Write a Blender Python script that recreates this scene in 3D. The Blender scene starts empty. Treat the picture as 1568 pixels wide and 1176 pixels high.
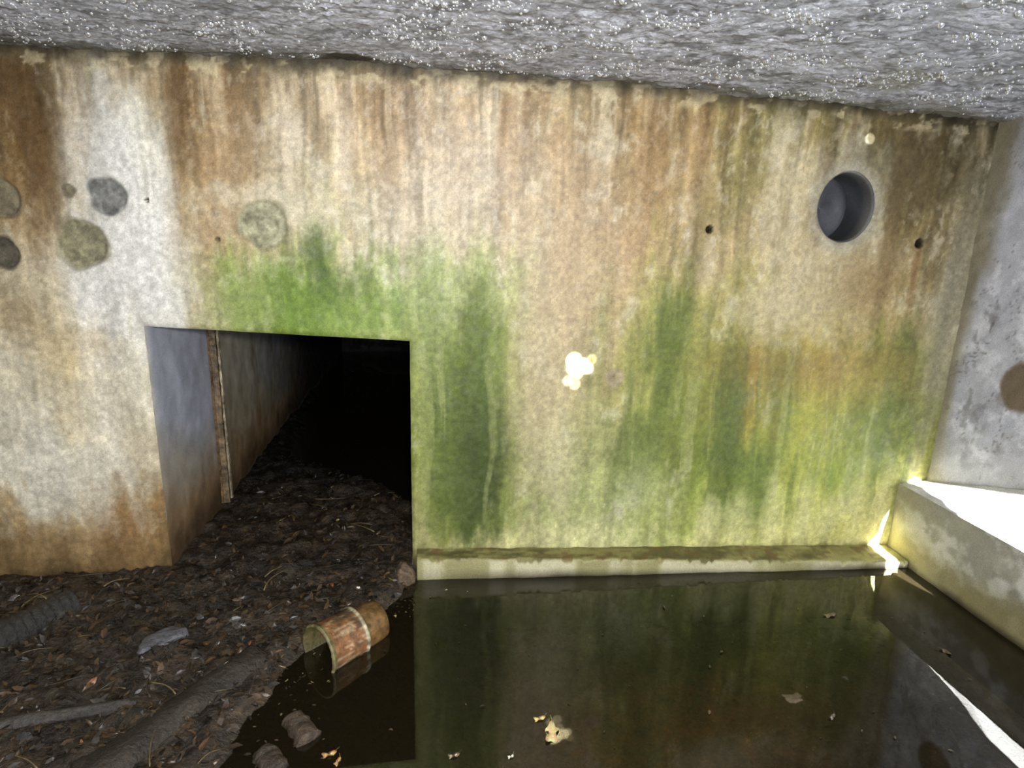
import bpy, math, random
import numpy as np
from mathutils import Matrix, Vector
random.seed(7); rng=np.random.default_rng(7)
col=bpy.context.collection
try:
    bpy.context.scene.view_settings.view_transform='Standard'
    bpy.context.scene.view_settings.look='None'
except Exception: pass

# ---------------------------------------------------------------- noise
def hsh(i,j,s):
    i=i.astype(np.int64); j=j.astype(np.int64)
    n=(i*374761393+j*668265263+s*144269504)&0xffffffff
    n=((n^(n>>13))*1274126177)&0xffffffff
    n=n^(n>>16)
    n=(n*2246822519)&0xffffffff
    n=n^(n>>15)
    return n/4294967296.0
def vn(x,y,s=0):
    ix=np.floor(x); iy=np.floor(y); fx=x-ix; fy=y-iy
    fx=fx*fx*(3-2*fx); fy=fy*fy*(3-2*fy)
    a=hsh(ix,iy,s); b=hsh(ix+1,iy,s); c=hsh(ix,iy+1,s); d=hsh(ix+1,iy+1,s)
    return (a*(1-fx)+b*fx)*(1-fy)+(c*(1-fx)+d*fx)*fy
def fbm(x,y,fx,fy,s=0,o=4,g=.5):
    t=0;a=1;n=0
    for k in range(o):
        t=t+a*vn(x*fx*2**k+17.3*k,y*fy*2**k+5.1*k,s+k*13); n+=a; a*=g
    return t/n
def sm(e0,e1,x):
    t=np.clip((x-e0)/(e1-e0),0,1); return t*t*(3-2*t)
def lin(c):
    c=np.clip(np.asarray(c,float)/255.,0,1)
    return np.where(c<=.04045,c/12.92,((c+.055)/1.055)**2.4)
def mixc(C,c,w):
    w=np.clip(w,0,1)[...,None]; return C*(1-w)+np.asarray(c,float)*w

# ---------------------------------------------------------------- materials
def new_mat(name):
    m=bpy.data.materials.new(name); m.use_nodes=True
    nt=m.node_tree; b=nt.nodes['Principled BSDF']; return m,nt,b
def surf_mat(name,rough=.6,spec=.4,fine=90,var=.35,bump=.4,bdist=.006,attr=True,base=(.3,.3,.3),big=9,bigvar=.15,metal=0,rough_var=.2):
    m,nt,b=new_mat(name); N=nt.nodes; L=nt.links
    tc=N.new('ShaderNodeTexCoord')
    n1=N.new('ShaderNodeTexNoise'); n1.inputs['Scale'].default_value=fine; n1.inputs['Detail'].default_value=6; n1.inputs['Roughness'].default_value=.65
    n2=N.new('ShaderNodeTexNoise'); n2.inputs['Scale'].default_value=big; n2.inputs['Detail'].default_value=5
    L.new(tc.outputs['Object'],n1.inputs['Vector']); L.new(tc.outputs['Object'],n2.inputs['Vector'])
    r1=N.new('ShaderNodeMapRange'); r1.inputs[1].default_value=.3; r1.inputs[2].default_value=.7; r1.inputs[3].default_value=1-var; r1.inputs[4].default_value=1+var*.7
    r2=N.new('ShaderNodeMapRange'); r2.inputs[1].default_value=.3; r2.inputs[2].default_value=.7; r2.inputs[3].default_value=1-bigvar; r2.inputs[4].default_value=1+bigvar
    L.new(n1.outputs['Fac'],r1.inputs[0]); L.new(n2.outputs['Fac'],r2.inputs[0])
    mu=N.new('ShaderNodeMath'); mu.operation='MULTIPLY'; L.new(r1.outputs[0],mu.inputs[0]); L.new(r2.outputs[0],mu.inputs[1])
    vm=N.new('ShaderNodeVectorMath'); vm.operation='SCALE'
    if attr:
        a=N.new('ShaderNodeAttribute'); a.attribute_name='Col'; L.new(a.outputs['Color'],vm.inputs[0])
    else: vm.inputs[0].default_value=base[:3]
    L.new(mu.outputs[0],vm.inputs['Scale'])
    L.new(vm.outputs[0],b.inputs['Base Color'])
    rr=N.new('ShaderNodeMapRange'); rr.inputs[1].default_value=.3; rr.inputs[2].default_value=.7; rr.inputs[3].default_value=max(.03,rough-rough_var); rr.inputs[4].default_value=min(1,rough+rough_var)
    L.new(n2.outputs['Fac'],rr.inputs[0]); L.new(rr.outputs[0],b.inputs['Roughness'])
    b.inputs['Specular IOR Level'].default_value=spec; b.inputs['Metallic'].default_value=metal
    bp=N.new('ShaderNodeBump'); bp.inputs['Strength'].default_value=bump; bp.inputs['Distance'].default_value=bdist
    L.new(n1.outputs['Fac'],bp.inputs['Height']); L.new(bp.outputs['Normal'],b.inputs['Normal'])
    return m

M_wall=surf_mat('stained_concrete',rough=.6,spec=.3,fine=170,var=.26,bump=.4,bdist=.004,big=22,bigvar=.06)
M_ceil=surf_mat('wet_ceiling_concrete',rough=.42,spec=.55,fine=120,var=.5,bump=.9,bdist=.006,big=30,bigvar=.16)
M_mud=surf_mat('wet_leaf_mud',rough=.36,spec=.5,fine=60,var=.7,bump=1,bdist=.015,big=18,bigvar=.5)
M_leaf=surf_mat('wet_leaves',rough=.36,spec=.5,fine=120,var=.3,bump=.3,bdist=.003)
M_rust=surf_mat('rusty_tin',rough=.42,spec=.5,fine=45,var=.55,bump=.8,bdist=.006,metal=.1,big=14,bigvar=.45)
M_bark=surf_mat('wet_bark',rough=.45,spec=.5,fine=70,var=.5,bump=1,bdist=.01)

# ---------------------------------------------------------------- mesh helpers
def mk(name,V,F,mat,C=None,smooth=True,parent=None):
    me=bpy.data.meshes.new(name); V=np.asarray(V,float)
    me.from_pydata(V.tolist(),[],F.tolist() if isinstance(F,np.ndarray) else F); me.update()
    if smooth: me.polygons.foreach_set('use_smooth',[True]*len(me.polygons))
    if C is not None:
        ca=me.color_attributes.new('Col','FLOAT_COLOR','POINT')
        arr=np.ones((len(V),4)); arr[:,:3]=np.clip(C,0.0008,1); ca.data.foreach_set('color',arr.astype(np.float32).ravel())
    if mat: me.materials.append(mat)
    o=bpy.data.objects.new(name,me); col.objects.link(o)
    if parent: o.parent=parent
    return o
def empty(name):
    o=bpy.data.objects.new(name,None); col.objects.link(o); return o
def grid_faces(nu,nv,flip=False,off=0):
    i=np.arange(nu-1)[:,None]; j=np.arange(nv-1)[None,:]
    a=i*nv+j; b=(i+1)*nv+j; c=(i+1)*nv+j+1; d=i*nv+j+1
    F=np.stack([a,b,c,d],-1).reshape(-1,4)+off
    return F[:,::-1] if flip else F
def clean(V,F,C):
    used=np.unique(F); mp=-np.ones(len(V),int); mp[used]=np.arange(len(used))
    return V[used],mp[F],C[used]

# ================================================================ BACK WALL
LX0,LX1=-1.153,-.107
PIPE=(1.772,1.67,.133); PZ=1.13
def zl(x): return np.where(x<LX1,1.125-.0526*(x-LX0),1.07)      # lintel line
def zc(x): return np.interp(x,[-3.3,-1.9,-.3,1.0,2.0,2.6],[2.11,2.12,2.13,2.105,2.065,2.035])
xs=np.concatenate([np.linspace(-3.2,-1.9,40,endpoint=False),np.linspace(-1.9,LX0,120,endpoint=False),np.linspace(LX0,LX1,175,endpoint=False),np.linspace(LX1,2.46,440)])
vs=np.concatenate([np.linspace(-.3,0,10,endpoint=False),np.linspace(0,1,170,endpoint=False),np.linspace(1,2,175)])
X,Vv=np.meshgrid(xs,vs,indexing='ij')
Z=np.where(Vv<0,Vv,np.where(Vv<1,Vv*zl(X),zl(X)+(Vv-1)*(zc(X)+.02-zl(X))))
nu,nv=X.shape
# --- stain colours, with some light falloff painted into the dark corners (wall x, wall z in metres)
cx=[-1.61,-1.47,-1.34,-1.2,-1.06,-.94,-.8,-.6,-.37,-.12,.19,.52,.8,1.08,1.28,1.49,1.79,2.1,2.35]
rows=[
(2.05,[(115,92,52),(98,73,38),(150,140,110),(165,155,125),(165,152,122),(108,83,45),(145,118,78),(158,135,100),(145,122,86),(160,138,108),(168,150,122),(178,158,118),(148,124,85),(150,130,85),(118,112,64),(130,118,72),(118,104,62),(92,78,45),(70,65,40)]),
(1.84,[(125,100,58),(114,88,48),(200,198,185),(206,203,191),(192,187,168),(135,106,64),(170,145,105),(198,180,145),(178,156,120),(180,158,126),(184,167,138),(176,152,118),(168,144,102),(165,143,97),(138,126,76),(184,167,122),(150,140,103),(110,95,58),(95,85,55)]),
(1.53,[(155,130,85),(180,160,120),(195,185,160),(217,214,203),(217,212,203),(174,152,108),(184,162,124),(180,168,125),(180,170,134),(188,173,144),(188,173,142),(184,165,132),(174,148,106),(165,146,98),(170,150,105),(178,160,118),(170,152,110),(130,112,68),(130,118,85)]),
(1.27,[(198,180,142),(206,192,160),(214,209,196),(218,215,206),(210,208,192),(194,182,144),(150,160,85),(115,140,45),(155,165,95),(150,162,105),(162,165,110),(184,171,132),(180,160,112),(130,132,60),(150,140,80),(178,163,117),(168,152,107),(150,130,80),(150,140,110)]),
(.92,[(214,202,172),(204,184,138),(218,206,176),(208,200,174),(200,190,162),(195,184,146),(150,160,85),(120,140,50),(155,165,95),(146,152,78),(110,124,48),(180,166,120),(160,150,94),(120,126,50),(126,118,48),(144,124,50),(150,136,58),(106,110,42),(130,125,90)]),
(.55,[(218,210,186),(212,200,168),(220,212,190),(208,196,166),(196,178,136),(190,170,125),(150,150,85),(120,140,50),(130,138,60),(126,136,56),(90,104,36),(170,167,114),(148,150,90),(128,138,60),(104,120,42),(140,146,56),(146,150,56),(114,120,42),(110,115,45)]),
(.28,[(166,138,92),(172,145,98),(154,120,76),(156,122,74),(148,118,74),(140,110,65),(140,110,65),(130,130,65),(130,130,65),(140,142,75),(122,130,56),(167,170,108),(162,168,102),(154,163,84),(145,154,70),(162,168,82),(180,182,96),(194,192,108),(180,172,100)]),
(.10,[(128,104,65),(132,106,66),(126,100,60),(126,100,60),(118,94,54),(115,90,50),(115,90,50),(130,130,65),(130,130,65),(160,155,100),(175,170,110),(190,186,130),(190,189,130),(185,186,115),(190,187,115),(195,192,115),(205,202,120),(205,197,120),(200,192,120)]),
(-.3,[(60,50,30)]*19)]
def paint_wall(X,Z):
    wx=X+(fbm(X,Z,9,2.2,3)-.5)*.24+(fbm(X,Z,40,9,5)-.5)*.10
    wz=Z+(fbm(X,Z,12,3,9)-.5)*.45+(fbm(X,Z,40,12,19,3)-.5)*.18
    rz=np.array([r[0] for r in rows][::-1]); G=np.array([r[1] for r in rows][::-1],float)
    C=np.zeros(X.shape+(3,))
    for k in range(3):
        R=[np.interp(wx,cx,G[i,:,k]) for i in range(len(rz))]
        out=R[0].copy()
        for i in range(len(rz)-1):
            t=np.clip((wz-rz[i])/(rz[i+1]-rz[i]),0,1); t=t*t*(3-2*t)
            out=out*(1-t)+R[i+1]*t
        C[...,k]=out
    XW=X+(fbm(X,Z,4,3,21,3)-.5)*.05+(fbm(X,Z,22,10,23,3)-.5)*.012       # runs wander slightly
    s1=fbm(XW,Z,24,1.0,31,4); s2=fbm(XW,Z,64,2.4,37,3)
    up=sm(1.0,1.9,Z)
    C*= (1+((s1-.5)*.58+(s2-.5)*.34)*(.5+.5*up))[...,None]
    b=fbm(X,Z,11,9,41,6,.65); C*=(1+(b-.5)*.38)[...,None]
    w=sm(.54,.74,fbm(X,Z,13,8,51,6,.66)); C=mixc(C,(212,205,182),w*.45*sm(.1,.3,Z))
    w=sm(.58,.70,fbm(X,Z,34,22,57,5,.65)); C=mixc(C,(218,212,196),w*.35*sm(1.0,1.4,Z))
    wn1=fbm(X,Z,20,5,101,5,.62); wn2=fbm(X,Z,16,12,131,5,.65)
    brk=.5+.9*(fbm(X,Z,30,9,111,5,.65)-.25)
    drop=zc(X)-Z
    L1=.12+.9*vn(XW*7,X*0,141)**2+.2*vn(XW*25,X*0,143); m1=sm(.50,.60,fbm(XW,Z,12,.5,145,4))*(1-sm(L1*.3,L1*1.1,drop))
    C=mixc(C,(136,100,60),m1*.5*brk)
    L2=.10+.6*vn(XW*10,X*0,151)**2; m2=sm(.54,.64,fbm(XW,Z,20,.6,155,4))*(1-sm(L2*.3,L2*1.1,drop))
    C=mixc(C,(218,204,172),m2*.6*brk)
    L3=.08+.45*vn(XW*22,X*0,161)**2; m3=sm(.54,.62,fbm(XW,Z,42,.9,165,3))*(1-sm(L3*.4,L3*1.1,drop))
    C=mixc(C,(92,74,48),m3*.42*brk)
    def blob(x,z,rx,rz_,c,s,seed=0,soft=.85,iso=False):
        nonlocal C
        nn=(wn2 if iso else (wn1*.6+wn2*.4))
        ph=np.sin(seed*7.1)*.1
        d=np.sqrt(((X-x)/rx)**2+((Z-z)/rz_)**2)+(nn-.5+ph)*2.0
        C=mixc(C,c,s*(1-sm(1-soft,1+soft*.5,d)))
    for k,(x,z,a,b_,s) in enumerate([(-.78,1.72,.12,.3,.4),(-.2,1.85,.12,.25,.3),(.12,1.98,.1,.2,.3),(.5,1.8,.12,.3,.35),(.86,1.72,.1,.35,.45),(1.05,1.9,.08,.25,.4),(-1.5,1.75,.1,.35,.35)]):
        blob(x,z,a,b_,(164,126,80),s,200+k)
    # algae
    blob(-.52,1.22,.32,.17,(106,134,48),.88,1); blob(-.47,1.42,.11,.13,(78,96,46),.65,2); blob(-.30,1.16,.24,.13,(118,142,60),.7,3)
    blob(-.75,1.24,.14,.15,(140,154,88),.6,4); blob(-.4,1.3,.14,.1,(82,104,42),.55,9)
    blob(.16,.72,.10,.6,(78,90,40),.75,5); blob(.18,.5,.12,.38,(62,74,32),.75,6); blob(-.02,1.12,.1,.4,(130,144,82),.6,7)
    blob(.02,.62,.14,.5,(114,126,56),.6,8); blob(.72,1.2,.05,.3,(114,124,66),.55,10); blob(.22,1.05,.08,.28,(108,126,58),.55,29)
    blob(1.02,1.12,.12,.32,(90,104,42),.75,11); blob(1.1,.75,.22,.38,(106,116,48),.6,12); blob(.9,.55,.08,.22,(88,104,48),.5,28)
    blob(1.35,.55,.08,.36,(82,92,38),.7,13); blob(1.5,.4,.13,.18,(86,106,42),.6,14); blob(1.75,.62,.16,.28,(142,148,60),.6,15)
    blob(2.05,.6,.26,.28,(92,104,40),.75,16); blob(2.2,.75,.15,.4,(82,90,42),.7,17); blob(1.9,.42,.16,.13,(90,120,44),.5,18)
    blob(1.62,.97,.5,.10,(132,108,54),.6,19); blob(1.95,.9,.34,.12,(142,122,64),.5,20)
    g=fbm(XW,Z,11,.55,171,4,.55); reg=np.interp(X,[-.1,.0,.25,.36,.62,.8,1.2,2.2,2.4],[.6,.95,.95,.2,.3,.8,1,1,.5])
    zt=1.15+.4*(vn(XW*6,X*0,173)-.5); gm=sm(.47,.60,g)*reg*(1-sm(zt-.4,zt+.15,Z))*sm(.10,.34,Z)*(X>-.11)
    C=mixc(C,(78,94,38),gm*.6*brk)
    g=fbm(XW,Z,21,.8,181,4,.55); gm=sm(.54,.64,g)*reg*(1-sm(zt-.4,zt,Z))*sm(.12,.3,Z)*(X>-.11); C=mixc(C,(170,170,112),gm*.5*brk)
    blob(.48,1.0,.15,.6,(182,165,128),.6,21); blob(.62,1.45,.24,.34,(182,156,122),.5,22)
    blob(.57,.5,.12,.28,(178,172,128),.45,23); blob(.95,.36,.15,.16,(184,184,138),.45,24)
    for k,(x,h) in enumerate([(1.30,.14),(1.45,.2),(1.62,.26),(1.78,.3),(1.93,.2),(2.07,.3),(2.2,.24)]):
        blob(x,.2,.06,h,(208,205,140),.65,60+k)
    # lime bloom and rust runs
    blob(-1.22,1.75,.16,.55,(215,213,205),.7,25); blob(-1.1,1.35,.19,.5,(222,219,212),.7,26); blob(-1.3,1.35,.18,.17,(217,214,206),.55,27)
    blob(-1.46,1.85,.07,.42,(98,74,44),.7,30); blob(-1.58,1.98,.07,.32,(85,66,42),.6,31); blob(-.94,1.9,.06,.42,(114,88,54),.65,32)
    blob(-.88,1.55,.07,.4,(164,134,92),.5,33)
    blob(-.56,1.8,.06,.3,(222,208,182),.65,34); blob(-.34,1.88,.045,.22,(216,202,178),.6,35); blob(-.75,1.7,.13,.18,(155,128,92),.35,36,iso=True)
    blob(-.64,1.62,.24,.07,(212,202,174),.65,37,iso=True); blob(.1,1.75,.24,.24,(198,184,164),.4,38); blob(-.1,1.6,.2,.15,(200,188,166),.35,39)
    blob(1.42,1.75,.08,.34,(205,192,160),.65,40); blob(1.52,1.6,.08,.4,(200,186,150),.5,41); blob(1.7,1.48,.38,.12,(192,178,142),.45,42,iso=True)
    blob(1.5,1.23,.24,.16,(192,180,145),.6,43,iso=True); blob(1.85,1.3,.24,.17,(172,156,115),.5,44,iso=True); blob(1.95,1.35,.12,.13,(132,106,68),.4,45,iso=True)
    blob(1.78,1.82,.2,.14,(168,162,142),.6,46,iso=True); blob(1.3,1.72,.08,.34,(122,112,66),.5,47)
    blob(1.66,1.78,.05,.3,(106,88,56),.55,48); blob(2.0,1.6,.07,.5,(114,94,62),.55,49); blob(2.1,1.85,.28,.24,(88,76,48),.65,50)
    blob(2.36,1.3,.08,.8,(140,135,115),.6,51); blob(2.15,1.40,.018,.13,(120,84,50),.55,52); blob(1.16,1.43,.035,.13,(190,175,142),.6,53)
    blob(1.12,1.62,.04,.3,(116,104,64),.45,54)
    blob(-1.66,.18,.3,.12,(144,114,76),.5,70,iso=True); blob(-1.35,.24,.17,.16,(142,108,70),.55,71,iso=True); blob(-1.25,.62,.08,.3,(182,164,126),.4,72)
    blob(-1.6,1.15,.10,.12,(156,132,94),.45,73,iso=True); blob(-1.45,1.05,.16,.08,(188,164,120),.4,74,iso=True); blob(-1.5,.5,.2,.2,(222,217,200),.45,75,iso=True)
    blob(-1.4,.8,.22,.1,(220,213,194),.35,76,iso=True)
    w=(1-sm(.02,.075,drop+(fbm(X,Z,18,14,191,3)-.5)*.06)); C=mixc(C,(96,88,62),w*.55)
    w=sm(.56,.62,fbm(X,Z,16,26,193,4))*(1-sm(.05,.09,drop)); C=mixc(C,(205,190,150),w*.6)
    def disc(x,z,r,c,ring,seed,al=1.):
        nonlocal C
        a=np.arctan2(Z-z,X-x); rr=np.hypot(X-x,Z-z)/(r*(1+.07*np.sin(3*a+seed)+.05*np.sin(5*a+2*seed)))
        g=np.asarray(c,float)*(1+(fbm(X,Z,70,70,200+seed,3)-.5)[...,None]*.5+(fbm(X,Z,18,18,220+seed,3)-.5)[...,None]*.5)
        w=(1-sm(.86,1.08,rr))*al; C=C*(1-w[...,None])+g*w[...,None]
        w=np.exp(-((rr-1.02)/.08)**2); C=mixc(C,ring,w*.35)
    disc(-1.225,1.62,.072,(120,120,115),(200,198,186),1,.95); disc(-1.335,1.44,.092,(136,130,98),(108,98,70),2,.92)
    disc(-1.60,1.60,.075,(120,112,90),(86,78,60),3,.9); disc(-1.62,1.40,.06,(84,78,66),(64,58,47),4,.92)
    disc(-1.355,1.635,.026,(118,110,86),(126,117,92),7,.85)
    disc(-.665,1.53,.092,(154,152,122),(124,118,86),5,.9); disc(.79,.91,.04,(160,142,118),(160,142,118),6,.7)
    rr=np.hypot(X+.665,Z-1.53); C=mixc(C,(120,116,86),np.exp(-((rr-.055)/.008)**2)*.35)
    for (x,z,r) in HOLES:
        rr=np.hypot(X-x,Z-z); C=mixc(C,(40,33,24),1-sm(r*.8,r*1.25,rr))
    rr=np.hypot(X-PIPE[0],(Z-PIPE[1])/PZ); C=mixc(C,(166,160,140),.7*(1-sm(.15,.19,rr+(fbm(X,Z,20,20,77)-.5)*.06)))
    C*=(1+(fbm(X,Z,60,60,301,3,.7)-.5)*.32)[...,None]
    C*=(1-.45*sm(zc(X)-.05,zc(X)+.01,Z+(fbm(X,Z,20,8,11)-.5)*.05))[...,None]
    C=mixc(C,(70,58,34),.7*(1-sm(.0,.07,Z+(fbm(X,Z,14,14,12)-.5)*.06)))
    lum=(C@np.array([.3,.59,.11]))[...,None]; C=lum+(C-lum)*.84
    C=150+(C-150)*1.10
    return C
HOLES=[(1.16,1.56,.016),(2.15,1.525,.02),(-1.085,1.61,.008),(-.84,1.47,.008)]
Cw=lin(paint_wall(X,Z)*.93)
Y=(fbm(X,Z,8,8,400,4)-.5)*.012+(fbm(X,Z,45,45,410,2)-.5)*.004
for (x,z,r) in [(-1.225,1.62,.072),(-1.335,1.44,.092),(-1.60,1.60,.075),(-1.62,1.40,.06),(-.665,1.53,.092)]:
    rr=np.hypot(X-x,Z-z)/r; Y+=.010*(1-sm(.86,1.04,rr))
rr=np.hypot(X+.665,Z-1.53); Y-=.008*(1-sm(.02,.03,rr)); Y-=.004*np.exp(-((rr-.062)/.01)**2)
for (x,z,r) in HOLES:
    Y+=.05*(1-sm(r*.5,r*1.15,np.hypot(X-x,Z-z)))
dx=np.maximum(np.maximum(LX0-X,X-LX1),0); dz=np.maximum(Z-zl(X),0); dd=np.hypot(dx,dz)
Y+=.014*np.exp(-dd/(.006+.010*fbm(X,Z,12,12,420)))
V=np.stack([X,Y,Z],-1).reshape(-1,3); F=grid_faces(nu,nv)
fc=V[F].mean(1)
inop=(fc[:,0]>LX0)&(fc[:,0]<LX1)&(fc[:,2]<zl(fc[:,0])-1e-4)
pr=np.hypot(V[:,0]-PIPE[0],(V[:,2]-PIPE[1])/PZ); inp=(pr[F]<PIPE[2]).any(1)
F2=F[~inop&~inp]
touch=np.unique(F[inp]); edgev=touch[pr[touch]>=PIPE[2]]
sc=PIPE[2]/pr[edgev]
V[edgev,0]=PIPE[0]+(V[edgev,0]-PIPE[0])*sc; V[edgev,2]=PIPE[1]+(V[edgev,2]-PIPE[1])*sc; V[edgev,1]+=.006
V2,F2,C2=clean(V,F2,Cw.reshape(-1,3))
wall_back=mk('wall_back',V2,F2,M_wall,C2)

def plane(name,P0,U,W,nu,nv,mat,cfun,disp=.006,nrm=None,flip=False,seed=0,zfun=None,parent=None,f=8):
    u=np.linspace(0,1,nu); v=np.linspace(0,1,nv); A,Bv=np.meshgrid(u,v,indexing='ij')
    P0=np.array(P0,float);U=np.array(U,float);W=np.array(W,float)
    P=P0+A[...,None]*U+Bv[...,None]*W
    n=np.cross(U,W); n/=np.linalg.norm(n)
    if flip: n=-n
    ul=A*np.linalg.norm(U); vl=Bv*np.linalg.norm(W)
    h=(fbm(ul,vl,f,f,seed,5,.55)-.5)*2*disp
    P=P+h[...,None]*n
    if zfun is not None: P[...,2]+=zfun(P[...,0],P[...,1])
    C=lin(cfun(P[...,0],P[...,1],P[...,2]))
    return mk(name,P.reshape(-1,3),grid_faces(nu,nv,flip),mat,C.reshape(-1,3),parent=parent)

# ================================================================ PASSAGE behind the opening
def c_jamb(x,y,z):
    C=np.zeros(x.shape+(3,))+np.array([168,171,182.])
    C=mixc(C,(165,155,132),sm(.66,.74,y)*.8)
    C=mixc(C,(130,132,140),sm(1.1,2.2,y)*.9)
    C=mixc(C,(215,210,195),(1-sm(.0,.07,y))*.9)
    n=fbm(y,z,4,3,71,5)
    C=mixc(C,(150,134,104),(1-sm(.35,.7,z+(n-.5)*.5))*.6)
    C=mixc(C,(126,98,64),(1-sm(.15,.42,z+(n-.5)*.4))*.8)
    C=mixc(C,(75,58,38),(1-sm(.05,.22,z+(n-.5)*.25))*.9)
    C=mixc(C,(118,100,72),sm(.55,.7,fbm(y,z,10,2,73,4))*.4*sm(.6,.8,y))
    C*= (1+(fbm(y,z,20,12,75,4)-.5)*.3)[...,None]
    C*= (1-.85*sm(1.5,3.6,y))[...,None]  # deep passage shade painted in: wall colour fades out with distance
    return C
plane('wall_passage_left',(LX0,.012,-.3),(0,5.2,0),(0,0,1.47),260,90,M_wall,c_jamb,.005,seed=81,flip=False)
def c_dark(x,y,z): return np.zeros(x.shape+(3,))+np.array([45,42,38.])  # dark wall colour standing in for the unlit depth of the passage
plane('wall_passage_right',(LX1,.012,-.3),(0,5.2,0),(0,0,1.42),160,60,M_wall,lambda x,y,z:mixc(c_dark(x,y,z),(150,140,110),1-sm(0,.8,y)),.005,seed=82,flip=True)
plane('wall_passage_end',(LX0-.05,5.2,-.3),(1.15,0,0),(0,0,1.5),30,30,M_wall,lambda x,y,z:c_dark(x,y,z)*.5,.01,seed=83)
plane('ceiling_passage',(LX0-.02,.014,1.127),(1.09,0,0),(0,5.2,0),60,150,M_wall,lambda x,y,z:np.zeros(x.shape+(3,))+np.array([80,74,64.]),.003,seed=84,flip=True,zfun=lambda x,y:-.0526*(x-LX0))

def box_mesh(V,F,C,x0,x1,y0,y1,z0,z1,n,c,seed):
    zz=np.linspace(z0,z1,n); off=len(V)
    for k,z in enumerate(zz):
        g=.8+.35*random.random()
        for (x,y) in [(x0,y0),(x1,y0),(x1,y1),(x0,y1)]:
            j=.003*(random.random()-.5)
            V.append((x+j,y+j,z)); q=g+.15*random.random(); C.append([v*q for v in c])
    for k in range(n-1):
        for s in range(4):
            a=off+k*4+s; b=off+k*4+(s+1)%4
            F.append((a,b,b+4,a+4))
    F.append((off+3,off+2,off+1,off)); e=off+(n-1)*4; F.append((e,e+1,e+2,e+3))
V=[];F=[];C=[]
box_mesh(V,F,C,LX0+.006,LX0+.016,.66,.75,.06,1.09,50,(88,66,40),1)
box_mesh(V,F,C,LX0+.006,LX0+.045,.665,.682,.06,1.09,50,(100,84,62),2)
box_mesh(V,F,C,LX0+.006,LX0+.04,.725,.742,.06,1.09,50,(150,138,114),3)
for z in (.15,.62,1.0): box_mesh(V,F,C,LX0+.006,LX0+.03,.69,.715,z,z+.025,4,(70,50,30),4)
mk('steel_guide_rail',V,F,M_rust,lin(C),smooth=False)

# ================================================================ LEDGE below the wall
nx=400
xs=np.linspace(-.085,2.262,nx)
t=(xs+.085)/2.36
ztop=.105-.07*t; yf=-.082-.075*t
prm=np.array([0,.15,.3,.45,.6,.75,.88,.97,1.0])
front=np.array([0,.04,.12,.25,.45,.7,1.])
rowsP=[]
for s in prm: rowsP.append((xs,yf*s-.006*(1-s),ztop+.006*(1-s),0,s))
for s in front[1:]: rowsP.append((xs,yf-.004*s,ztop-(ztop+.26)*s,1,s))
G=np.zeros((nx,len(rowsP),3)); K=np.zeros((nx,len(rowsP),3))
for j,(x,y,z,kind,s) in enumerate(rowsP):
    nn=fbm(x,z*0+j*.07,12,12,501,4); ch=fbm(x,np.zeros(nx),30,1,505,3)
    G[:,j,0]=x; G[:,j,1]=y+(nn-.5)*.014; G[:,j,2]=z+(fbm(x,y,14,30,503,4)-.5)*.012-(.014*sm(.58,.75,ch) if j in(7,8,9) else 0)
    c=np.zeros((nx,3))+np.array([128,124,76.] if kind==0 else [182,177,144.])
    if kind==0:
        c=mixc(c,(82,78,46),sm(.40,.62,fbm(x,y,9,30,507,5,.65))*.9); c=mixc(c,(190,182,125),sm(.6,.95,x/2.3)*.6*sm(.4,.6,fbm(x,y,14,20,508,4)))
        c=mixc(c,(105,82,52),sm(.58,.66,fbm(x,y,20,30,510,3))*.7)
        if s>.93: c=mixc(c,(170,164,120),.5+0*x)
    else:
        c=mixc(c,(130,126,82),sm(.42,.65,fbm(x,z*0+.3,7,20,509,5))*.8); c=mixc(c,(50,44,28),1-sm(-.005,.02,z))
    K[:,j]=c
capV=G[0].copy(); capV[:,1]=-.003; capK=K[0]*.6
endV=G[-1].copy(); endV[:,1]=-.003
G2=np.concatenate([capV[None],G,endV[None]]); K2=np.concatenate([capK[None],K,K[-1:]])
mk('concrete_ledge',G2.reshape(-1,3),grid_faces(nx+2,len(rowsP),True),M_wall,lin(K2.reshape(-1,3)))

# ================================================================ RIGHT WALL + plinth
def c_right(x,y,z):
    n=fbm(y,z,5,5,601,6,.6); C=np.zeros(x.shape+(3,))+np.array([172,173,181.])
    C*=(.74+.52*n)[...,None]
    C=mixc(C,(218,219,225),sm(.48,.66,fbm(y,z,8,8,603,6,.65))*.75)
    C=mixc(C,(118,116,116),sm(.6,.72,fbm(y,z,12,9,605,6,.65))*.55)
    ridge=np.abs(fbm(y,z,5,5,607,4,.5)-.5); C=mixc(C,(90,86,82),(1-sm(.0,.006,ridge))*.6)
    C=mixc(C,(112,102,70),sm(-.13,-.01,y+(fbm(y,z,9,4,609)-.5)*.14)*.7)
    C=mixc(C,(110,100,78),sm(1.8,2.05,z+(n-.5)*.4)*.5)
    d=np.hypot((y+.37)/.10,(z-.95)/.115)+(fbm(y,z,20,20,611)-.5)*.3; C=mixc(C,(98,84,66),(1-sm(.8,1.05,d))*.9)
    C=mixc(C,(205,200,188),(1-sm(.4,.8,z+(n-.5)*.3))*.4)
    return C
plane('wall_right',(2.42,.03,.3),(0,-3.7,0),(0,0,1.8),420,200,M_wall,c_right,.008,seed=620,flip=False)
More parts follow.
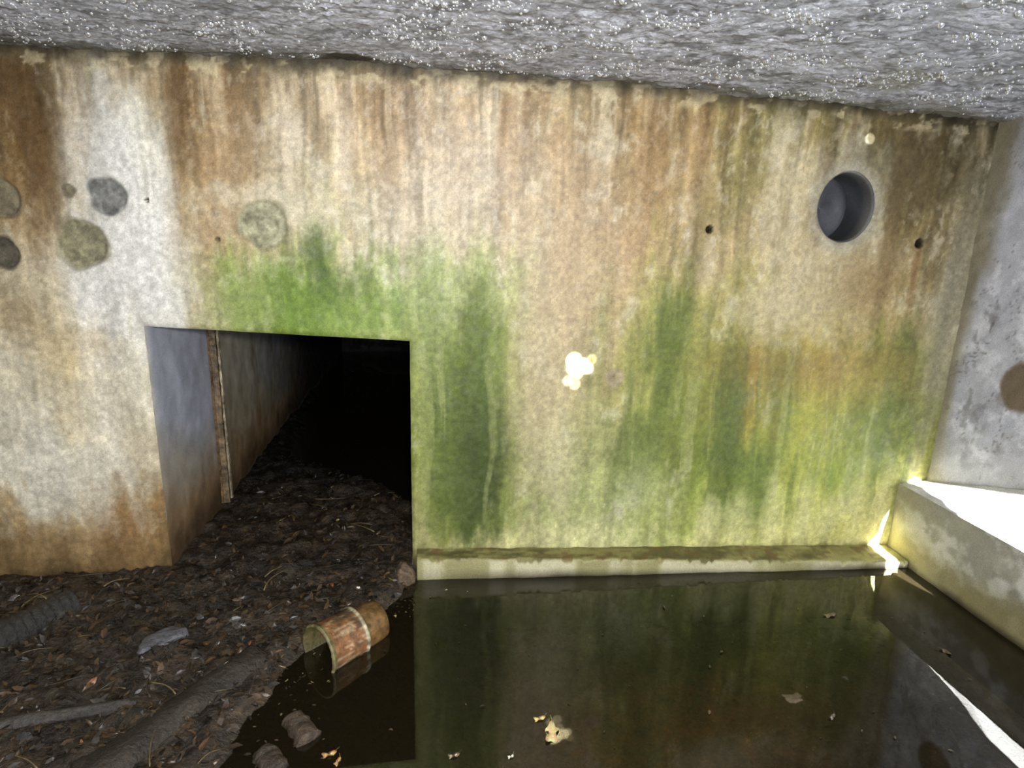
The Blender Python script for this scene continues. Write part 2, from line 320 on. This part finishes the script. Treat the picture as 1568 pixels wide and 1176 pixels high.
def c_plf(x,y,z):
    C=np.zeros(x.shape+(3,))+np.array([150,147,134.]); n=fbm(y,z,7,7,631,5,.6)
    C*=(.75+.5*n)[...,None]; C=mixc(C,(198,196,188),sm(.5,.65,fbm(y,z,10,12,633,5))*.8)
    C=mixc(C,(120,111,72),(1-sm(.05,.2,z+(n-.5)*.2))*.8); C=mixc(C,(50,43,28),1-sm(-.02,.04,z+(n-.5)*.05)); 
    C=mixc(C,(165,156,112),sm(-.25,0,y)*.5)
    return C
PL=empty('plinth')
plane('plinth_front',(2.27,.0,-.26),(0,-3.6,0),(0,0,.635),400,70,M_wall,c_plf,.006,seed=640,parent=PL)
# haunch: flat at the corner, sloping up against the wall towards the entrance
plane('plinth_top',(2.268,.0,.373),(0,-3.6,0),(.143,0,.012),400,16,M_wall,lambda x,y,z:np.zeros(x.shape+(3,))+np.array([204,203,198.])*(.85+.3*fbm(y,x,12,12,651,4))[...,None],.003,seed=640,flip=False,parent=PL,
      zfun=lambda x,y:np.clip((x-2.268)/.143,0,1)*np.minimum(-y*.33,.20))
plane('wall_left',(-3.2,-3.6,-.3),(0,3.7,0),(0,0,2.45),60,40,M_wall,lambda x,y,z:np.zeros(x.shape+(3,))+np.array([170,158,130.])*(.7+.6*fbm(y,z,4,4,661,5))[...,None],.008,seed=660)

# ================================================================ CEILING
def c_ceil(x,y,z):
    n=fbm(x,y,5,7,701,6,.65); C=np.zeros(x.shape+(3,))+np.array([172,174,184.]); C*=(.70+.60*n)[...,None]
    C=mixc(C,(222,225,236),sm(.50,.66,fbm(x,y,40,40,703,4,.65))*.55)
    C=mixc(C,(90,91,95),sm(.55,.68,fbm(x,y,50,50,705,4,.65))*.65)
    C=mixc(C,(64,65,68),sm(.58,.70,fbm(x,y,13,16,706,5,.65))*.55)
    C=mixc(C,(122,117,98),sm(.50,.66,fbm(x,y,3,5,707,5))*.55*sm(.9,1.8,x))
    C=mixc(C,(104,94,74),(1-sm(-1.9,-1.2,x))*.5)
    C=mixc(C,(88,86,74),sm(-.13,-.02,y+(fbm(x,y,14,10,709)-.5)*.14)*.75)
    d=np.hypot((x+.31)/.12,(y+.055)/.05)+(fbm(x,y,30,30,711)-.5)*.6; C=mixc(C,(26,24,22),1-sm(.6,1.1,d))
    return C
xs_=np.linspace(-3.25,2.5,640); ys_=np.concatenate([np.linspace(-.002,-1.3,240,endpoint=False),np.linspace(-1.3,-3.6,60)])
A,Bv=np.meshgrid(xs_,ys_,indexing='ij')
def ceil_h(x,y): return zc(x)+(fbm(x,y,4,4,721,3)-.5)*.022+(fbm(x,y,40,40,723,3,.6)-.5)*.014+(fbm(x,y,9,30,725,3)-.5)*.02*sm(-.25,0,y)
H=ceil_h(A,Bv)
mk('ceiling',np.stack([A,Bv,H],-1).reshape(-1,3),grid_faces(len(xs_),len(ys_)),M_ceil,lin(c_ceil(A,Bv,H)).reshape(-1,3))

m,nt,b=new_mat('water_drop'); b.inputs['Base Color'].default_value=(.87,.9,.96,1); b.inputs['Roughness'].default_value=.18
b.inputs['Metallic'].default_value=.8; b.inputs['Specular IOR Level'].default_value=1
M_drop=m
nr,ns=3,8; tv=[(0,0,-1)]
for i in range(1,nr+1):
    a=math.pi/2*i/nr
    for k in range(ns): tv.append((math.sin(a)*math.cos(2*math.pi*k/ns),math.sin(a)*math.sin(2*math.pi*k/ns),-math.cos(a)))
tv=np.array(tv); tf=[[0,1+(k+1)%ns,1+k] for k in range(ns)]
for i in range(nr-1):
    for k in range(ns):
        a=1+i*ns+k; b_=1+i*ns+(k+1)%ns; tf.append([a,b_,b_+ns,a+ns])
N0=80000
dx_=rng.uniform(-1.9,2.4,N0); dy_=-rng.uniform(0.03,1.35,N0)
dn=fbm(dx_,dy_,6,8,731,4); keep=rng.random(N0)<np.clip((dn-.47)*2.8,.03,1)
dx_=dx_[keep][:4800]; dy_=dy_[keep][:4800]; dz_=ceil_h(dx_,dy_)
VV=[];FF=[]
for cnt,(x,y,z) in enumerate(zip(dx_,dy_,dz_)):
    s=rng.uniform(.0024,.0056)*(1.9 if rng.random()<.10 else 1)
    o=cnt*len(tv); VV.append(tv*np.array([s,s,s*1.1])+np.array([x,y,z+.0005])); FF+= [[q+o for q in f] for f in tf]
mk('condensation_drops',np.concatenate(VV),FF,M_drop)

# ================================================================ PIPE in the wall
PE=empty('drain_pipe')
def lathe(name,prof,n,mat,C,loc,axis,parent=None,jit=0,seed=0,sq=1,dent=0):
    ax=Vector(axis).normalized(); q=Vector((0,0,1)).rotation_difference(ax)
    V=[];CC=[]
    for i,(r,h) in enumerate(prof):
        for k in range(n):
            a=2*math.pi*k/n; rr=r*(1+jit*math.sin(3*a+seed)+jit*.5*math.sin(7*a+2*seed+h*30))
            if dent: rr*=1-dent*math.exp(-((a-2.2)/.45)**2-((h-.09)/.05)**2)-dent*.7*math.exp(-((a-4.3)/.5)**2-((h-.2)/.05)**2)
            p=q@Vector((rr*math.cos(a),rr*math.sin(a),h)); p.z*=sq; p+=Vector(loc); V.append(tuple(p)); CC.append(C(i,a,h,r))
    F=[]
    for i in range(len(prof)-1):
        for k in range(n):
            a=i*n+k; b=i*n+(k+1)%n; F.append((a,b,b+n,a+n))
    return mk(name,V,F,mat,lin(CC),parent=parent)
R_=PIPE[2]
lathe('pipe_sleeve',[(R_+.001,.004),(R_-.004,.002),(R_-.006,.02),(R_-.007,.08),(R_-.008,.14),(R_-.010,.19)],64,M_wall,
      lambda i,a,h,r:[c*(.85+.15*math.sin(a*3+h*20)) for c in ((108,106,100) if i<3 else (72,73,78))],(PIPE[0],.006,PIPE[1]),(0,1,0),PE,.003,0,PZ)
lathe('pipe_plug',[(R_-.008,.185),(R_*.9,.18),(R_*.72,.182),(R_*.68,.19),(R_*.3,.192),(.002,.192)],48,M_wall,lambda i,a,h,r:[c*(.9+.12*math.sin(a*2)) for c in (80,82,88)],(PIPE[0],.006,PIPE[1]),(0,1,0),PE,0,0,PZ)

# ================================================================ FLOOR, BANK, WATER
def c_bed(x,y,z):
    C=np.zeros(x.shape+(3,))+np.array([100,84,50.]); n=fbm(x,y,3,3,801,5,.6); C*=(.4+n)[...,None]
    d=np.hypot((x-.95)/.65,(y+.75)/.40); C=mixc(C,(200,128,60),(1-sm(.2,1.1,d+(n-.5)*1.4))*.85)
    C=mixc(C,(35,28,15),sm(.55,.65,fbm(x,y,14,14,803,4))*.6)
    return C
plane('floor',(-3.2,-3.6,-.30),(5.6,0,0),(0,3.6,0),200,130,M_mud,c_bed,.015,seed=810)
def xb(y): return np.interp(y,[-3.6,-1.6,-1.05,-.72,-.5,-.42,-.30,-.06,0,.6,1.0,1.5,6],[-1.1,-.85,-.66,-.56,-.5,-.36,-.2,-.1,-.05,-.05,-.35,-1.0,-1.3])
def bank(x,y):
    s=xb(y)-x+(fbm(x,y,6,6,821,4)-.5)*.14
    b=np.clip(s*.45,-.28,.035)+.02*sm(.2,1.5,-x-.3)
    return b+(fbm(x,y,9,9,823,5,.6)-.5)*.085*sm(-.15,.15,s)
def c_mud(x,y,z):
    n=fbm(x,y,14,14,831,5,.65); C=np.zeros(x.shape+(3,))+np.array([54,45,34.]); C*=(.35+1.3*n)[...,None]
    C=mixc(C,(85,66,42),sm(.6,.7,fbm(x,y,22,22,833,4))*.5); C*=(1-.7*sm(.5,1.5,y))[...,None]; return C  # mud darkened past the opening, passage gloom put into its colour
DB=empty('debris_bank')
Vs=[];Fs=[];Cs=[];off=0
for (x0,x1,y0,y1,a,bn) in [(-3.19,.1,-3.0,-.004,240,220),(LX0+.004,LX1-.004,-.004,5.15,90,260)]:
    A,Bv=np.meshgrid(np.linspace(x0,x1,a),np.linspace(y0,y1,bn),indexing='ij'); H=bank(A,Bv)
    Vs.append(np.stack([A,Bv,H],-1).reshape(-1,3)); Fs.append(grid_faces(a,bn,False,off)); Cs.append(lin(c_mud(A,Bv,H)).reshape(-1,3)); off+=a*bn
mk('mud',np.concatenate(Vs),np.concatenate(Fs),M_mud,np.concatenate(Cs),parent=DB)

m,nt,b=new_mat('pond_water'); N=nt.nodes; L=nt.links
N.remove(b); out=N['Material Output']
fr=N.new('ShaderNodeFresnel'); fr.inputs['IOR'].default_value=1.6
tr=N.new('ShaderNodeBsdfTransparent'); tr.inputs['Color'].default_value=(.66,.54,.36,1)
gl=N.new('ShaderNodeBsdfGlossy'); gl.inputs['Roughness'].default_value=.02; gl.inputs['Color'].default_value=(1,1,1,1)
df=N.new('ShaderNodeBsdfDiffuse'); df.inputs['Color'].default_value=(.022,.017,.008,1)
mx0=N.new('ShaderNodeMixShader'); mx0.inputs[0].default_value=.36; L.new(tr.outputs[0],mx0.inputs[1]); L.new(df.outputs[0],mx0.inputs[2])
mx=N.new('ShaderNodeMixShader'); L.new(fr.outputs[0],mx.inputs[0]); L.new(mx0.outputs[0],mx.inputs[1]); L.new(gl.outputs[0],mx.inputs[2]); L.new(mx.outputs[0],out.inputs['Surface'])
tc=N.new('ShaderNodeTexCoord'); nz=N.new('ShaderNodeTexNoise'); nz.inputs['Scale'].default_value=5; nz.inputs['Detail'].default_value=2
bp=N.new('ShaderNodeBump'); bp.inputs['Strength'].default_value=.05; bp.inputs['Distance'].default_value=.01
L.new(tc.outputs['Object'],nz.inputs['Vector']); L.new(nz.outputs['Fac'],bp.inputs['Height'])
for q in (gl,fr): L.new(bp.outputs['Normal'],q.inputs['Normal'])
mk('pond_water',[(-3.2,-3.6,0),(2.3,-3.6,0),(2.3,.01,0),(LX1,.01,0),(LX1,5.2,0),(LX0,5.2,0),(LX0,.01,0),(-3.2,.01,0)],[(0,1,2,3,6,7),(3,4,5,6)],m,smooth=False)

# leaf litter
pal=[(48,39,28),(56,45,32),(36,30,24),(70,55,38),(66,62,58),(30,26,22),(78,60,40),(54,50,46)]
V=[];F=[];C=[]
def leaf(x,y,z,s,c,flat=.4):
    off=len(V); a=random.uniform(0,6.28); w=s*random.uniform(.25,.5); bend=random.uniform(-.25,.35)*s
    q=Matrix.Rotation(a,3,'Z')@Matrix.Rotation(random.gauss(0,flat),3,'X')@Matrix.Rotation(random.gauss(0,flat),3,'Y')
    for (u,v,h) in [(-s,0,0),(-.35*s,w,bend),(-.35*s,0,bend*.6),(-.35*s,-w,bend),(.35*s,w*.9,bend),(.35*s,0,bend*.6),(.35*s,-w*.9,bend),(s,0,-bend*.3)]:
        p=q@Vector((u,v,h)); V.append((x+p.x,y+p.y,z+p.z)); k=random.uniform(.8,1.2); C.append([t*k for t in c])
    F.extend([(off,off+2,off+1),(off,off+3,off+2),(off+1,off+2,off+5,off+4),(off+2,off+3,off+6,off+5),(off+4,off+5,off+7),(off+5,off+6,off+7)])
n=0
while n<5200:
    if random.random()<.8: x=random.uniform(-2.1,-.13); y=random.uniform(-1.5,-.03)
    else: x=random.uniform(LX0+.04,LX1-.04); y=random.uniform(0,1.6)
    h=float(bank(np.array([x]),np.array([y]))[0])
    if h<-.005: continue
    c=random.choice(pal)
    if random.random()<.008: c=random.choice([(150,112,55),(138,122,66),(125,75,40)])
    if y>.4: c=[q*max(.3,1-(y-.4)*.7) for q in c]  # leaf tint dimmed further in, matching the painted passage shade
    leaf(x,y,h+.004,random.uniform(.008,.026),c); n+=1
mk('leaf_litter',V,F,M_leaf,lin(C),smooth=False,parent=DB)

# small bits adrift on the pond, thickest along the edge of the bank
V=[];F=[];C=[];n=0
while n<170:
    y=random.uniform(-1.25,-.15)
    if random.random()<.6: x=float(xb(np.array([y]))[0])+abs(random.gauss(0,.10))+.02
    else: x=random.uniform(-.5,2.2)
    if x>2.2 or float(bank(np.array([x]),np.array([y]))[0])>-.012: continue
    c=random.choice([(70,56,40),(52,42,30),(90,74,50),(60,52,44),(120,104,70)]+([(170,158,120)] if random.random()<.3 else []))
    leaf(x,y,.004,random.uniform(.003,.008)*(2 if random.random()<.12 else 1),c,.12); n+=1
mk('floating_debris',V,F,M_leaf,lin(C),smooth=False)

V=[];F=[];C=[]
def stick(p0,p1,r0,r1,c,n=7,k=5,wob=.012):
    off=len(V); p0=Vector(p0);p1=Vector(p1); d=(p1-p0).normalized(); s=d.cross(Vector((0,0,1))).normalized(); t=s.cross(d)
    wa,wb=random.uniform(-wob,wob),random.uniform(-wob,wob)
    for i in range(n):
        f=i/(n-1); cpt=p0.lerp(p1,f)+s*wa*math.sin(f*4)+t*abs(wb)*math.sin(f*3.1)
        r=r0+(r1-r0)*f
        for j in range(k):
            a=2*math.pi*j/k; V.append(tuple(cpt+(s*math.cos(a)+t*math.sin(a))*r)); q=random.uniform(.8,1.2); C.append([v*q for v in c])
    for i in range(n-1):
        for j in range(k):
            a=off+i*k+j; b=off+i*k+(j+1)%k; F.append((a,b,b+k,a+k))
    F.append(tuple(off+j for j in range(k))[::-1]); F.append(tuple(off+(n-1)*k+j for j in range(k)))
n=0
while n<130:
    if random.random()<.85: x=random.uniform(-2.0,-.3); y=random.uniform(-1.4,-.05)
    else: x=random.uniform(LX0+.2,LX1-.2); y=random.uniform(.1,.9)
    a=random.uniform(0,3.14); l=random.uniform(.04,.16)
    x2=x+l*math.cos(a); y2=y+l*math.sin(a)
    if y<0 and y2>-.02: continue
    h1,h2=bank(np.array([x,x2]),np.array([y,y2]))
    if min(h1,h2)<-.01: continue
    stick((x,y,h1+.006),(x2,y2,h2+.006),random.uniform(.0015,.004),.001,random.choice([(60,46,32),(46,38,28),(58,48,36),(92,78,50),(110,96,60)]))
    n+=1
mk('twigs',V,F,M_leaf,lin(C),parent=DB)

def log(name,p0,p1,r0,r1,c,seed,n=26,k=16,squash=.7):
    p0=Vector(p0);p1=Vector(p1); d=(p1-p0).normalized(); s=d.cross(Vector((0,0,1))).normalized(); t=s.cross(d); V=[];C=[];F=[]
    for i in range(n):
        f=i/(n-1); r=r0+(r1-r0)*f; e=min(1,math.sqrt(max(0,min(f,1-f)))*4+.35)
        for j in range(k):
            a=2*math.pi*j/k; nn=float(fbm(np.array([a*1.2]),np.array([f*6]),1.5,1.,seed,3)[0]); rr=r*e*(.75+.5*nn)
            V.append(tuple(p0.lerp(p1,f)+s*math.cos(a)*rr+t*math.sin(a)*rr*squash)); q=.6+.8*nn; C.append([v*q for v in c])
    for i in range(n-1):
        for j in range(k):
            a=i*k+j; b=i*k+(j+1)%k; F.append((a,b,b+k,a+k))
    F.append(tuple(range(k))[::-1]); F.append(tuple((n-1)*k+j for j in range(k)))
    return mk(name,V,F,M_bark,lin(C))
log('rotten_log',(-.98,-1.1,.02),(-.62,-.56,.02),.08,.06,(50,44,36),901)
log('rotten_log',(-1.75,-.95,.05),(-.95,-.80,.045),.035,.02,(66,62,58),902)
log('wood_chunk',(-.46,-.86,.0),(-.385,-.965,.0),.035,.04,(66,54,42),903)
log('wood_chunk',(-.52,-.99,.0),(-.45,-1.07,.0),.035,.035,(58,48,38),904)

import bmesh
def stone(name,loc,sc,c,seed,rot=0):
    bm=bmesh.new(); bmesh.ops.create_icosphere(bm,subdivisions=4,radius=1)
    P=np.array([v.co[:] for v in bm.verts]); n=fbm(P[:,0]+P[:,2]*.7+5,P[:,1]+P[:,2]*.5+5,1.6,1.6,seed,4)
    P=P*(.65+.7*n)[:,None]; P=np.sign(P)*np.abs(P)**.85
    P*=np.array(sc); ca,sa=math.cos(rot),math.sin(rot); P=np.stack([P[:,0]*ca-P[:,1]*sa,P[:,0]*sa+P[:,1]*ca,P[:,2]],1)+np.array(loc)
    F=[[v.index for v in f.verts] for f in bm.faces]; bm.free()
    return mk(name,P,F,M_bark,lin(np.array(c,float)[None]*(.7+.6*n)[:,None]))
stone('stone',(-.99,-.50,.05),(.085,.045,.03),(96,96,100),911,.9)
stone('stone',(1.22,-.92,-.026),(.05,.04,.028),(80,66,48),912,.3)
stone('broken_concrete_lump',(-.14,-.085,.02),(.045,.05,.06),(95,78,58),913,.3)
stone('broken_concrete_lump',(-1.13,-.06,.02),(.05,.04,.045),(90,70,48),914,.3)

# corrugated hose
V=[];F=[];C=[]; p0=Vector((-1.78,-.72,.06)); p1=Vector((-1.43,-.24,.055)); d=(p1-p0).normalized(); s=d.cross(Vector((0,0,1))).normalized(); t=s.cross(d); n=110;k=28
for i in range(n):
    f=i/(n-1); r=.062+.0025*math.sin(i*1.05)
    for j in range(k):
        a=2*math.pi*j/k; V.append(tuple(p0.lerp(p1,f)+s*(math.cos(a)*r+.02*math.sin(f*3))+t*math.sin(a)*r)); q=.8+.4*random.random(); C.append((44*q,41*q,38*q))
for i in range(n-1,n-12,-1):
    for j in range(k):
        a=2*math.pi*j/k; f=i/(n-1); V.append(tuple(p0.lerp(p1,f)+s*(math.cos(a)*.05+.02*math.sin(f*3))+t*math.sin(a)*.05)); C.append((15,13,11))
m_=n+11
for i in range(m_-1):
    for j in range(k):
        a=i*k+j; b=i*k+(j+1)%k; F.append((a,b,b+k,a+k))
mk('corrugated_hose',V,F,M_bark,lin(C))

# rusty dented tin can lying on its side at the water's edge
CE=empty('rusty_can')
Rm=.094
cloc=Vector((-.425,-.60,.045)); cax=Vector((.26,.25,-.01)).normalized()
def ccol(i,a,h,r):
    nn=float(fbm(np.array([a*1.3+5]),np.array([h*14+3]),1.2,1.2,951,4,.6)[0]); st=float(fbm(np.array([a*5]),np.array([h*8]),2,1.5,953,4,.6)[0])
    base=np.array([98,76,50.])*(.25+1.2*nn)
    if nn>.54: base=base*.55+np.array([132,78,42.])*.45
    if st>.60: base=base*.5+np.array([176,164,138.])*.5
    if h<.02: base=np.array([120,112,74.])*(.5+.8*st)
    if h>.152: base=np.array([176,164,132.])*(.35+.9*st)
    return base
out_=[(Rm-.004,0),(Rm+.003,.001),(Rm+.005,.006),(Rm+.003,.011),(Rm,.014)]+[(Rm-.0002*i,.014+.0095*i) for i in range(1,15)]+[(Rm-.0005,.154),(Rm+.003,.158),(Rm+.003,.163),(Rm-.004,.167),(Rm-.010,.169)]
lathe('can_body',out_,80,M_rust,ccol,cloc,cax,CE,.018,2,1,.12)
def ccol2(i,a,h,r):
    nn=float(fbm(np.array([a*1.3+9]),np.array([h*14+3]),1.2,1.2,957,4,.6)[0]); return np.array([118,88,48.])*(.35+1.05*nn)
lathe('can_shoulder',[(Rm-.010,.163),(Rm-.011,.19),(Rm-.012,.22),(Rm-.014,.25),(Rm-.018,.268),(Rm-.028,.276),(.03,.278),(.002,.278)],80,M_rust,ccol2,cloc,cax,CE,.018,2,1,.12)
lathe('can_lining',[(Rm-.004,0),(Rm-.006,.02),(Rm-.012,.15),(Rm-.020,.24),(.002,.245)],80,M_rust,lambda i,a,h,r:(90,82,50) if i<2 else (44,38,22),cloc,cax,CE,.018,2,1,.12)

def big_leaf(name,x,y,s,c,rot,z=.004):
    V=[(0,0,0)];C=[c];F=[]
    for i in range(28):
        a=2*math.pi*i/28; r=s*(.62+.3*abs(math.cos(a))+.16*math.sin(5*a+1)); V.append((r*math.cos(a),r*.6*math.sin(a),.004*math.sin(3*a))); C.append([q*random.uniform(.8,1.1) for q in c])
    for i in range(28):
        a=2*math.pi*i/28; V.append((V[1+i][0]*.5,V[1+i][1]*.5,.006*math.cos(2*a))); C.append([q*random.uniform(.9,1.15) for q in c])
    for i in range(28):
        j=(i+1)%28; F.append((1+i,1+j,29+j,29+i)); F.append((29+i,29+j,0))
    off=len(V)
    for (u,v) in [(s*.8,.002),(s*.8,-.002),(s*1.5,.012),(s*1.5,.009)]: V.append((u,v,.004)); C.append([q*.6 for q in c])
    F.append((off,off+1,off+3,off+2))
    ca,sa=math.cos(rot),math.sin(rot); V=[(x+u*ca-v*sa,y+u*sa+v*ca,z+w) for (u,v,w) in V]
    return mk(name,V,F,M_leaf,lin(C))
for (x,y,s,c,r) in [(.36,-1.0,.045,(200,180,125),1.3),(.33,-.94,.02,(176,155,98),.2),(-.32,-1.02,.022,(150,118,66),.3),(-.29,-1.05,.016,(148,120,72),1.1),(1.64,-.49,.030,(96,78,54),.2),(.22,-1.08,.010,(180,176,155),.3),(1.95,-.75,.022,(85,70,50),2.),(.05,-1.06,.018,(104,86,60),.2),(1.3,-1.02,.016,(106,100,84),.5)]:
    big_leaf('floating_leaf',x,y,s,c,r)

# ================================================================ LIGHT
def area(name,loc,target,size,power,colr):
    l=bpy.data.lights.new(name,'AREA'); l.shape='DISK'; l.size=size; l.energy=power; l.color=colr
    o=bpy.data.objects.new(name,l); col.objects.link(o); o.location=loc
    o.rotation_euler=(Vector(target)-Vector(loc)).to_track_quat('-Z','Y').to_euler(); return o
def spot(name,loc,target,ang,power,colr,soft=.003,blend=.15):
    l=bpy.data.lights.new(name,'SPOT'); l.spot_size=math.radians(ang); l.energy=power; l.color=colr; l.shadow_soft_size=soft; l.spot_blend=blend
    o=bpy.data.objects.new(name,l); col.objects.link(o); o.location=loc
    o.rotation_euler=(Vector(target)-Vector(loc)).to_track_quat('-Z','Y').to_euler(); return o
area('torch',(.05,-2.75,1.66),(.05,0,1.35),.12,82,(1,.985,.965))
area('daylight_fill',(.4,-3.5,1.0),(.4,0,1.3),1.6,50,(.90,.94,1))  # added fill lamp behind the camera, brightens the ceiling
S=(1.1,-2.9,1.9)
for (x,z,a,p) in [(.600,.99,1.5,6000),(.640,.965,1.5,5500),(.60,.955,1.3,4500),(.680,.995,.8,1100),(.580,.900,1.0,1800),(.612,.882,1.0,1500),(.62,.93,1.1,2000),(.665,.955,1.1,3000)]:
    spot('bright_dot',S,(x,0,z),a,p,(1,.99,.93),blend=.7)
spot('bright_dot',(1.5,-2.9,1.5),(1.83,0,1.95),1.0,1800,(.75,.84,1),blend=.7)  # bluish spot lamp making one small dot above the pipe
S2=(2.392,-2.4,1.2)
for (t_,a,p) in [((2.356,-.08,.388),1.9,12000),((2.355,-.26,.395),3.0,13000),((2.358,-.46,.415),4.2,14000),((2.362,-.70,.44),6.2,14000),((2.37,-1.0,.46),9.5,14000)]:
    spot('sun_shaft',S2,t_,a,p,(.98,.99,1),blend=.12)

w=bpy.data.worlds.new('world'); bpy.context.scene.world=w; w.use_nodes=True
w.node_tree.nodes['Background'].inputs[0].default_value=(.75,.85,1,1); w.node_tree.nodes['Background'].inputs[1].default_value=.25

# ================================================================ CAMERA
R=Vector((.9925,-.1197,.0265)); B=Vector((-.1225,-.9626,.2425)).normalized(); R=(R-B*R.dot(B)).normalized(); U=B.cross(R)
cam=bpy.data.cameras.new('camera'); co=bpy.data.objects.new('camera',cam); col.objects.link(co)
cam.lens=36*950/1568; cam.clip_start=.02
mm=Matrix((R,U,B)).transposed().to_4x4(); mm.translation=Vector((0,-2.6,1.54)); co.matrix_world=mm
bpy.context.scene.camera=co
